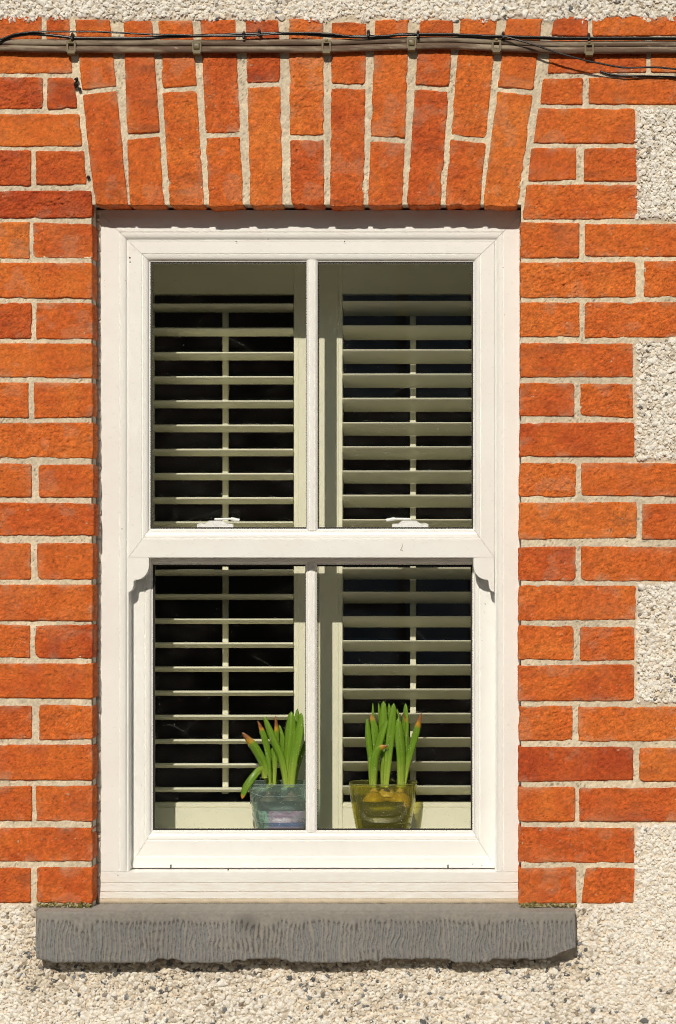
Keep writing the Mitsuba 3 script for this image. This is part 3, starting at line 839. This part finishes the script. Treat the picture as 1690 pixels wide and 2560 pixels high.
from scipy.interpolate import PchipInterpolator
hh = np.linspace(-0.1155, 0, 16)
PR = list(zip(hh, PchipInterpolator(*zip(*PROF))(hh)))
vases = {}
for side, pcx, glass, lab in (('left', 708.5, 'blue_glass', 'clear bluish glass vase with white swirls and a printed label, left of the two'),
                              ('right', 958.5, 'yellow_glass', 'olive yellow glass vase on the window board, right of the two')):
    cx, zr = U(pcx, 1956.5, YP)
    vs = thing('glass_vase', lab, 'vase')
    vases[side] = (vs, cx, zr)
    inner = [(h_, r - 0.0034) for h_, r in PR if h_ > -0.108]
    shell = [(-0.1155, 0.02)] + PR + [(0.0004, 0.0655), (-0.0004, 0.0642)] + inner[::-1][1:] + [(-0.108, 0.02)]
    v, f = ring_mesh(shell, cx, zr, 0.78, cap=True)
    add('glass_wall', mikit.ply((v, f), glass, smooth=40), vs)
    ar = np.arange(73) * 2 * np.pi / 72
    ca, sa = np.sign(np.cos(ar)) * np.abs(np.cos(ar)) ** 0.62, np.sign(np.sin(ar)) * np.abs(np.sin(ar)) ** 0.62
    p = np.stack([cx + 0.0661 * ca, YP + 0.0661 * 0.78 * sa, np.full(73, zr)], -1)
    p = p[np.concatenate([[True], np.linalg.norm(np.diff(p, axis=0), axis=1) > 1e-4])]
    add('rim', mikit.ply(tube(p, 0.0009, 6, cap=False), 'thread_white' if side == 'left' else 'thread_green', smooth=True), vs)
    for q in range(11 if side == 'left' else 8):
        n = 60
        a0, span = rng.uniform(0, 2 * np.pi), rng.uniform(1.2, 3.4)
        aa = a0 + np.linspace(0, span, n)
        h0, slope = (rng.uniform(-0.1, -0.004), rng.normal(0, 0.012)) if side == 'left' else (rng.uniform(-0.108, -0.05), rng.normal(0, 0.006))
        hq = np.clip(h0 + slope * (aa - a0) + 0.006 * np.sin(aa * 2 + q), -0.111, -0.003)
        rq = PchipInterpolator(*zip(*PROF))(hq) + 0.0002
        ca, sa = np.sign(np.cos(aa)) * np.abs(np.cos(aa)) ** 0.62, np.sign(np.sin(aa)) * np.abs(np.sin(aa)) ** 0.62
        p = np.stack([cx + rq * ca, YP + 0.78 * rq * sa, zr + hq], -1)
        p = p[np.concatenate([[True], np.linalg.norm(np.diff(p, axis=0), axis=1) > 2e-4])]
        rr_ = rng.uniform(0.0006, 0.0016) * (1 if side == 'left' else 0.7) * np.sin(np.linspace(0.15, np.pi - 0.15, len(p)))
        add('glass_thread', mikit.ply(tube(p, rr_, 6), 'thread_white' if side == 'left' else 'thread_green', smooth=True), vs)
    # the nursery pot of soil or water standing in it
    lin_ = [(-0.104, 0.036), (-0.09, 0.0405), (-0.06, 0.0475), (-0.0345, 0.0520)]
    v, f = ring_mesh(lin_, cx, zr, 0.78)
    dark = np.array([0.030, 0.034, 0.014]) if side == 'right' else np.array([0.022, 0.024, 0.022])
    add('soil_pot', flat((v, f), 'satin', dark * (0.6 + 0.8 * fbm(v * 130, 3, 3))[:, None], smooth=True), vs, label='dark inner pot of soil inside the glass')
    if side == 'left':
        n, k = 46, 24
        aa = np.linspace(np.radians(196), np.radians(344), n)
        hs = np.linspace(-0.098, -0.052, k)
        rr = PchipInterpolator(*zip(*lin_))(hs) + 0.0009
        ca, sa = np.sign(np.cos(aa)) * np.abs(np.cos(aa)) ** 0.62, np.sign(np.sin(aa)) * np.abs(np.sin(aa)) ** 0.62
        v = np.stack([cx + rr[None] * ca[:, None], YP + rr[None] * 0.78 * sa[:, None], zr + np.broadcast_to(hs, (n, k))], -1).reshape(-1, 3)
        fl, fm = np.clip((fbm(v * 200, 3, 61)[:, None] - 0.5) * 2.4 + 0.55, 0, 1), fbm(v * 170 + 4, 3, 62)[:, None]
        pc = np.array([0.62, 0.22, 0.36]) * fl + np.array([0.20, 0.13, 0.24]) * (1 - fl) + np.clip(fm - 0.5, 0, 1) * np.array([0.9, 0.7, 0.8])
        pc = pc * (0.5 + 1.3 * fbm(v * 420, 2, 64))[:, None]
        band = ((v[:, 2] - zr > -0.083) & (v[:, 2] - zr < -0.076))[:, None]
        pc = np.where(band, np.array([0.12, 0.13, 0.36]) * (0.6 + 0.8 * fl), pc)
        strip = (v[:, 0] < cx - 0.026)[:, None]
        letters = (noise(v * [330, 330, 260], 63) > 0.60)[:, None]
        pc = np.where(strip, np.where(letters, np.array([0.04, 0.07, 0.06]), np.array([0.34, 0.46, 0.38])), pc)
        add('printed_label', flat((v, grid_faces(n, k)), 'satin', np.clip(pc * 1.5, 0, 0.85)), vs, label='printed label with a photo of pink and violet flowers')


def blade(pts, width, tip=None, cup=0.35, thick=0.0016, col=(0.14, 0.27, 0.015), base_pale=0.75, seed=0, blunt=0.8):
    """A strap leaf along a line of points: a shallow trough in section, swelling and closing to a tip; its end may be withered brown."""
    c = spline(pts, 30)
    t = np.gradient(c, axis=0)
    t /= np.linalg.norm(t, axis=1, keepdims=True)
    s = np.linspace(0, 1, 30)
    side = np.cross([0, 1.0, 0], t)
    side /= np.linalg.norm(side, axis=1, keepdims=True)
    tw = 0.35 * np.sin(seed * 2.3 + s * 2.0)
    nrm = np.cross(t, side)
    nrm *= np.sign(nrm[:, 1:2] + 1e-9) * -1
    side = side * np.cos(tw)[:, None] + nrm * np.sin(tw)[:, None]
    nrm = np.cross(side, t)
    nrm *= -np.sign(nrm[:, 1:2] + 1e-9)
    w = width / 2 * (0.72 + 0.28 * np.sin(np.clip(s * 1.5, 0, 1) * np.pi / 2)) * np.clip((1 - s) / 0.26, 0, 1) ** (0.5 * blunt)
    w = np.maximum(w, 0.0004)
    if tip:
        w = w * (1 - 0.35 * np.clip((s - 1 + tip) / tip, 0, 1))
    k = np.linspace(-1, 1, 9)
    front = c[:, None] + w[:, None, None] * k[None, :, None] * side[:, None] - (cup * w)[:, None, None] * (1 - k ** 2)[None, :, None] * nrm[:, None] * -1
    th = thick * np.sqrt(np.maximum(0, 1 - (k * 0.96) ** 2)) * 1.0
    backp = front - (th[None] * np.clip((1 - s) * 6, 0.15, 1)[:, None])[..., None] * nrm[:, None]
    ring = np.concatenate([front, backp[:, ::-1][:, 1:-1]], 1)
    m = ring.shape[1]
    i, j = np.meshgrid(np.arange(29), np.arange(m), indexing='ij')
    q = np.stack([i * m + j, i * m + (j + 1) % m, (i + 1) * m + (j + 1) % m, (i + 1) * m + j], -1).reshape(-1, 4)
    f = np.vstack([q[:, [0, 1, 2]], q[:, [0, 2, 3]], [[0, a_, a_ + 1] for a_ in range(1, m - 1)], [[29 * m, 29 * m + a_ + 1, 29 * m + a_] for a_ in range(1, m - 1)]])
    v = ring.reshape(-1, 3)
    S_ = np.repeat(s, m)
    K_ = np.tile(np.concatenate([k, k[::-1][1:-1]]), 30)
    g0, g1 = np.array(col), np.array([0.40, 0.50, 0.07])
    pale = np.clip(1 - S_ / 0.45, 0, 1)[:, None] * base_pale
    cc = g0 * (1 - pale) + g1 * pale
    vein = noise(np.stack([K_ * 6 + seed, S_ * 1.5, 0 * S_], -1), 7)
    cc = cc * (0.8 + 0.4 * vein)[:, None]
    if tip:
        tip = tip * 0.75
        e = np.clip((S_ - (1 - tip) + 0.10 * (noise(v * 200, 3) - 0.5)) / 0.035, 0, 1)[:, None]
        y_ = np.clip((S_ - (1 - tip) + 0.05) / 0.03, 0, 1)[:, None]
        cc = cc * (1 - y_) + np.array([0.50, 0.26, 0.02]) * y_
        cc = cc * (1 - e) + np.array([0.27, 0.105, 0.03]) * (0.6 + 0.8 * noise(v * 300, 4))[:, None] * e
    return oriented(v, f) + (cc,)


def Z5(x, y, d):
    """A point measured on the enlarged crop of the two plants."""
    a_, b_ = U(560 + x * 0.38265, 1700 + y * 0.38265, d)
    return (a_, d, b_)


K5 = 0.38265 * S * 1.045
PLANTS = {
    'left': [([(300, 700, .205), (262, 560, .200), (200, 440, .193), (116, 342, .188)], 56, 0.24), ([(265, 640, .180), (240, 585, .172), (185, 640, .162), (135, 720, .160), (118, 778, .160)], 44, 0.07),
             ([(305, 690, .215), (288, 480, .215), (255, 350, .212), (220, 267, .21)], 36, 0.16), ([(405, 700, .195), (375, 520, .190), (318, 380, .187), (262, 238, .185)], 46, None),
             ([(325, 690, .21), (335, 500, .213), (344, 350, .214), (335, 232, .214)], 32, 0.24), ([(412, 690, .222), (398, 480, .224), (378, 380, .224), (360, 293, .224)], 38, None),
             ([(415, 700, .200), (418, 540, .197), (432, 380, .195), (440, 205, .194)], 66, None), ([(440, 700, .222), (462, 480, .224), (474, 300, .224), (480, 186, .224)], 40, None),
             ([(440, 700, .192), (450, 550, .190), (485, 380, .190), (505, 213, .190)], 54, None), ([(460, 700, .222), (475, 600, .222), (510, 480, .222), (535, 390, .222)], 26, None),
             ([(300, 690, .198), (296, 560, .196), (285, 500, .196), (268, 448, .196)], 24, None), ([(330, 700, .218), (325, 580, .219), (318, 480, .22), (330, 430, .22)], 40, None)],
    'right': [([(962, 700, .20), (958, 520, .20), (945, 400, .198), (935, 250, .196)], 36, None), ([(980, 700, .21), (985, 480, .212), (985, 340, .212), (958, 222, .212)], 48, 0.06),
              ([(975, 700, .195), (990, 520, .193), (1020, 390, .190), (1067, 263, .188)], 46, None), ([(975, 700, .185), (985, 520, .180), (1010, 450, .178), (1076, 432, .174)], 46, 0.15),
              ([(985, 690, .22), (978, 400, .225), (974, 250, .226), (972, 150, .226)], 20, None), ([(1045, 700, .205), (1045, 520, .204), (1040, 320, .204), (1043, 136, .203)], 56, None),
              ([(1040, 690, .22), (1030, 400, .223), (1018, 260, .223), (1010, 148, .223)], 22, None), ([(1060, 690, .218), (1072, 450, .22), (1082, 280, .22), (1077, 152, .22)], 34, None),
              ([(1055, 700, .19), (1075, 480, .190), (1095, 300, .190), (1110, 152, .190)], 50, None), ([(1155, 700, .192), (1158, 520, .190), (1148, 380, .188), (1137, 250, .186)], 56, None),
              ([(1170, 700, .205), (1180, 500, .206), (1186, 330, .207), (1186, 152, .208)], 44, None), ([(1172, 700, .198), (1195, 560, .196), (1240, 400, .193), (1290, 212, .190)], 40, 0.20),
              ([(1150, 690, .218), (1152, 400, .22), (1140, 280, .22), (1130, 186, .22)], 30, None), ([(1182, 620, .204), (1185, 420, .203), (1195, 300, .203), (1170, 215, .20)], 24, 0.14)]}
BULBS = {'left': [(290, 800, .192, 56), (440, 800, .202, 58)], 'right': [(980, 796, .186, 74), (1150, 797, .188, 72), (1062, 770, .216, 70)]}
for side, lab in (('left', 'hyacinth with spread green leaves, brown tips, in the bluish vase'), ('right', 'hyacinths with three upright clumps of leaves in the olive vase')):
    pk = thing('hyacinth_plant', lab, 'plant')
    for i, (pts, wd, tip) in enumerate(PLANTS[side]):
        v, f, c = blade([Z5(*q) for q in pts], wd * K5 * 1.16, tip, seed=i + (side == 'right') * 20, cup=0.30 if i % 3 else 0.5)
        add('leaf', flat((v, f), 'leaf', c), pk, **({'label': 'leaf with a withered brown tip'} if tip else {}))
    for (x, y, d, r) in BULBS[side]:
        o = np.array(Z5(x, y, d))
        b = trimesh.creation.icosphere(3)
        v = np.array(b.vertices)
        up = np.clip(v[:, 2], 0, 1)
        v = v * [1, 0.8, 0.85] * (1 - 0.62 * up[:, None] ** 4 * [1, 1, -0.9])
        v = v * (1 + 0.06 * (fbm(v * 2.5 + x, 3, 5) - 0.5))[:, None] * r * K5 + o
        base = np.array([0.46, 0.32, 0.17]) if side == 'right' else np.array([0.20, 0.13, 0.085])
        cc = base * (0.65 + 0.7 * fbm(np.stack([np.arctan2(v[:, 1] - o[1], v[:, 0] - o[0]) * 4, v[:, 2] * 30, 0 * v[:, 0]], -1), 3, 6))[:, None]
        add('bulb', flat((v, np.array(b.faces)), 'satin', cc), pk)

# ------------------------------------------------------------------ cables, clips and nails across the wall
k1 = 0.5389


def cable_pts(lst, d0):
    out = []
    for q in lst:
        d = q[2] if len(q) > 2 else d0
        x, z = U(q[0], q[1], d)
        out.append((x, d, z))
    return out


def conduit_col(v, sd):
    n = fbm(np.stack([v[:, 0] * 14, v[:, 1] * 90, v[:, 2] * 90], -1), 4, sd)
    c = np.array([0.315, 0.255, 0.19]) * (0.85 + 0.3 * noise(v * 160, sd + 1))[:, None]
    e = np.clip((n - 0.43) * 8, 0, 1)[:, None] * 0.85
    c = c * (1 - e) + np.array([0.12, 0.072, 0.050]) * e
    e2 = (noise(v * [130, 300, 300], sd + 2) > 0.93)[:, None]
    return np.where(e2, np.array([0.42, 0.33, 0.24]), c)


T1 = [(-260, 118), (0, 106), (80, 106), (160, 107), (377, 107), (600, 107.5), (835, 106), (940, 103), (1115, 99), (1240, 104), (1440, 111), (1690, 110), (1950, 112)]
T2 = [(-260, 134), (0, 121), (80, 123), (160, 124), (377, 125), (600, 125), (835, 123), (940, 119), (1115, 115.5), (1240, 121), (1440, 127), (1690, 125.5), (1950, 128)]
for pts, lab, sd in ((T1, 'upper of the two grimy grey cables running side by side across the brick', 201), (T2, 'lower of the two grimy grey cables running side by side across the brick', 211)):
    c = spline(cable_pts(pts, -0.0098), 360)
    c[:, 2] += 0.0006 * (fbm(c * 22, 2, sd + 4) - 0.5)
    c[:, 1] -= 0.0014 * (sd == 211)
    v, f = tube(c, 0.0060, 14)
    add('grey_cable', flat((v, f), 'matte', conduit_col(v, sd)), None, label=lab, category='cable')


def wire(pts, r, lab, d0, n=300):
    c = spline(cable_pts(pts, d0), n)
    v, f = tube(c, r, 10)
    add('black_cable', mikit.ply((v, f), 'black_plastic', smooth=True), None, label=lab, category='cable')


wire([(-260, 150), (-60, 128), (0, 107), (32, 91), (80, 85), (135, 89), (190, 95), (323, 96), (431, 92), (539, 88), (620, 85), (674, 83.5), (754, 85), (845, 91), (953, 91.5), (1007, 86), (1115, 86), (1170, 89), (1255, 92), (1330, 95), (1440, 96.5), (1690, 97), (1950, 97)], 0.0030,
     'thick black cable that lies along the top of the grey cables', -0.0150)
wire([(-260, 128), (-60, 112), (0, 99), (43, 84), (108, 79), (215, 79), (300, 82), (377, 86), (431, 87), (539, 90), (600, 90.5), (660, 87), (740, 81.5), (820, 84), (900, 93), (960, 89), (1100, 84.5), (1200, 88), (1300, 91), (1440, 94), (1690, 94), (1950, 94)], 0.0017,
     'thin black wire that arches above the thick black cable at the left', -0.0215)
wire([(1180, 89, -0.02), (1244, 89.5, -0.024), (1290, 99, -0.028), (1331, 111, -0.030), (1411, 137, -0.030), (1492, 157, -0.029), (1573, 169.5, -0.028), (1626, 168, -0.027), (1690, 173, -0.026), (1780, 190, -0.02), (1950, 240, -0.01)], 0.0018,
     'thin black wire that droops down to the right below the grey cables', -0.028)
wire([(1500, 178, -0.0015), (1540, 188, -0.0030), (1600, 190, -0.0040), (1690, 193, -0.0040), (1800, 199, -0.004), (1950, 205, -0.004)], 0.0020, 'short black wire lying in the mortar joint under the drooping wire', -0.004, 80)

for i, (px, py, solid) in enumerate(((178, 115, 0), (492, 115, 1), (816, 114, 0), (1029, 106, 1), (1241, 112, 0), (1473, 119, 0))):
    x, z = U(px, py, -0.017)
    ck = thing('cable_clip', '%s brass cable clip from the left, saddling the two grey cables' % ('first', 'second', 'third', 'fourth', 'fifth', 'sixth')[i], 'cable clip', 'brass clips along the cables')
    g = np.random.default_rng(60 + i)
    w_, h_ = 0.0092, 0.0118
    col = np.array([0.135, 0.10, 0.04])
    yy = -0.0195
    bars = [box(x - w_, x - w_ + 0.0042, yy, yy + 0.0016, z - h_, z + h_ * 0.75, 0.0006), box(x + w_ - 0.0042, x + w_, yy, yy + 0.0016, z - h_, z + h_ * 0.75, 0.0006),
            box(x - w_ + 0.002, x + w_ - 0.002, yy - 0.0002, yy + 0.0014, z + h_ * 0.35, z + h_ * 0.78, 0.0006), box(x - w_ + 0.002, x + w_ - 0.002, yy - 0.0002, yy + 0.0014, z - h_ - 0.003, z - h_ * 0.62, 0.0006),
            box(x - w_ * 0.8, x + w_ * 0.8, yy + 0.0010, 0.0, z - h_ - 0.0035, z - h_ - 0.0018, 0.0005)]
    v, f = merge(bars)
    add('saddle', flat((v, f), 'satin', col * (0.65 + 0.7 * fbm(v * 300, 2, 9))[:, None], smooth=False), ck)
    v, f = box(x - 0.003 * (1 + solid), x + 0.003 * (1 + solid), yy - 0.0022, yy + 0.001, z + h_ * 0.55 - solid * 0.013, z + h_ * 0.55 + 0.006 - solid * 0.008, 0.0014)
    add('nail_head', flat((v, f), 'satin', col * (1.3 if not solid else 0.9), smooth=True), ck)
for i, (px, py) in enumerate(((180, 88), (609, 84), (648, 79), (921, 80), (1045, 82), (1258, 85), (1472, 88))):
    x, z = U(px, py, -0.02)
    v1 = tube([(x, -0.021, z - 0.005), (x, -0.021, z - 0.001), (x, -0.016, z + 0.003), (x, -0.001, z + 0.0045)], [0.0030, 0.0032, 0.0027, 0.002], 8)
    v2 = box(x - 0.0022, x + 0.0022, -0.0255, -0.014, z - 0.0095, z - 0.003, 0.0009)
    add('wire_clip', mikit.ply(merge([v1, v2]), 'black_plastic', smooth=40), None, label='%s small black nail clip from the left, holding the black cables' % ('first', 'second', 'third', 'fourth', 'fifth', 'sixth', 'seventh')[i], category='cable clip', group='black clips along the cables')
x, z = U(191, 206, -0.008)
v1 = tube([(x + .0012, -0.006, z + 0.0085), (x, -0.009, z + 0.005), (x - .0005, -0.010, z - 0.003), (x - .001, -0.006, z - 0.0085)], [0.0022, 0.0045, 0.0048, 0.003], 10)
x2, z2 = U(199, 222, -0.006)
v2 = tube([(x2, 0.0, z2), (x2, -0.006, z2 - 0.0005), (x2, -0.008, z2 - 0.001)], [0.0022, 0.0034, 0.003], 9)
add('old_clip', mikit.ply(merge([v1, v2]), 'rubber', smooth=50), None, label='dark leftover clip and nail in the left skewback joint of the arch', category='clip')
x, z = U(221, 445, -0.004)
add('old_nail', mikit.ply(tube([(x, 0.0, z), (x, -0.004, z + 0.001), (x, -0.006, z + 0.003)], [0.002, 0.0035, 0.0028], 9), 'rubber', smooth=50), None, label='dark nail stub in the joint left of the arch foot', category='nail')

# ------------------------------------------------------------------ the street behind the camera, seen only as reflection and bounced light
g0 = np.array([[-60, -70, -0.004], [60, -70, -0.004], [60, 0.0, -0.004], [-60, 0.0, -0.004]], float)
scene['asphalt'] = two({'type': 'diffuse', 'reflectance': rgb(0.10, 0.095, 0.09)})
scene['paving'] = two({'type': 'diffuse', 'reflectance': rgb(0.30, 0.27, 0.23)})
add('street', mikit.ply((g0, np.array([[0, 1, 2], [0, 2, 3]])), 'asphalt'), None, kind='structure')
add('pavement', mikit.ply(box(-30, 30, -2.6, -0.0, -0.1, 0.0), 'paving'), None, kind='structure')
oh = thing('terrace_house', 'shaded house across the street, mirrored faintly in the lower right pane', 'house')
scene['far_wall'] = two({'type': 'diffuse', 'reflectance': rgb(0.10, 0.085, 0.07)})
scene['far_roof'] = two({'type': 'diffuse', 'reflectance': rgb(0.05, 0.05, 0.055)})
scene['net_curtain'] = two({'type': 'diffuse', 'reflectance': rgb(0.42, 0.48, 0.52)})
add('wall', mikit.ply(box(-14, 14, -22, -16, 0, 5.0), 'far_wall'), oh)
rv = np.array([[-14.3, -15.7, 5.0], [14.3, -15.7, 5.0], [14.3, -19, 6.8], [-14.3, -19, 6.8], [-14.3, -22.3, 5.0], [14.3, -22.3, 5.0]], float)
add('roof', mikit.ply((rv, np.array([[0, 1, 2], [0, 2, 3], [3, 2, 5], [3, 5, 4], [0, 3, 4], [1, 5, 2], [0, 4, 5], [0, 5, 1]])), 'far_roof'), oh)
for xx in (-6.5, -4.2, -0.45, 3.4, 6.0):
    for z0_ in (0.62, 3.0):
        w = add('window', mikit.ply(box(xx - 0.56, xx + 0.56, -16.0, -15.96, z0_, z0_ + 1.25), 'net_curtain'), oh)
        add('bar', mikit.ply(merge([box(xx - 0.05, xx + 0.02, -15.96, -15.93, z0_ + 0.01, z0_ + 1.24), box(xx - 0.5, xx - 0.07, -15.96, -15.93, z0_ + 0.55, z0_ + 0.63)]), 'far_roof'), w)
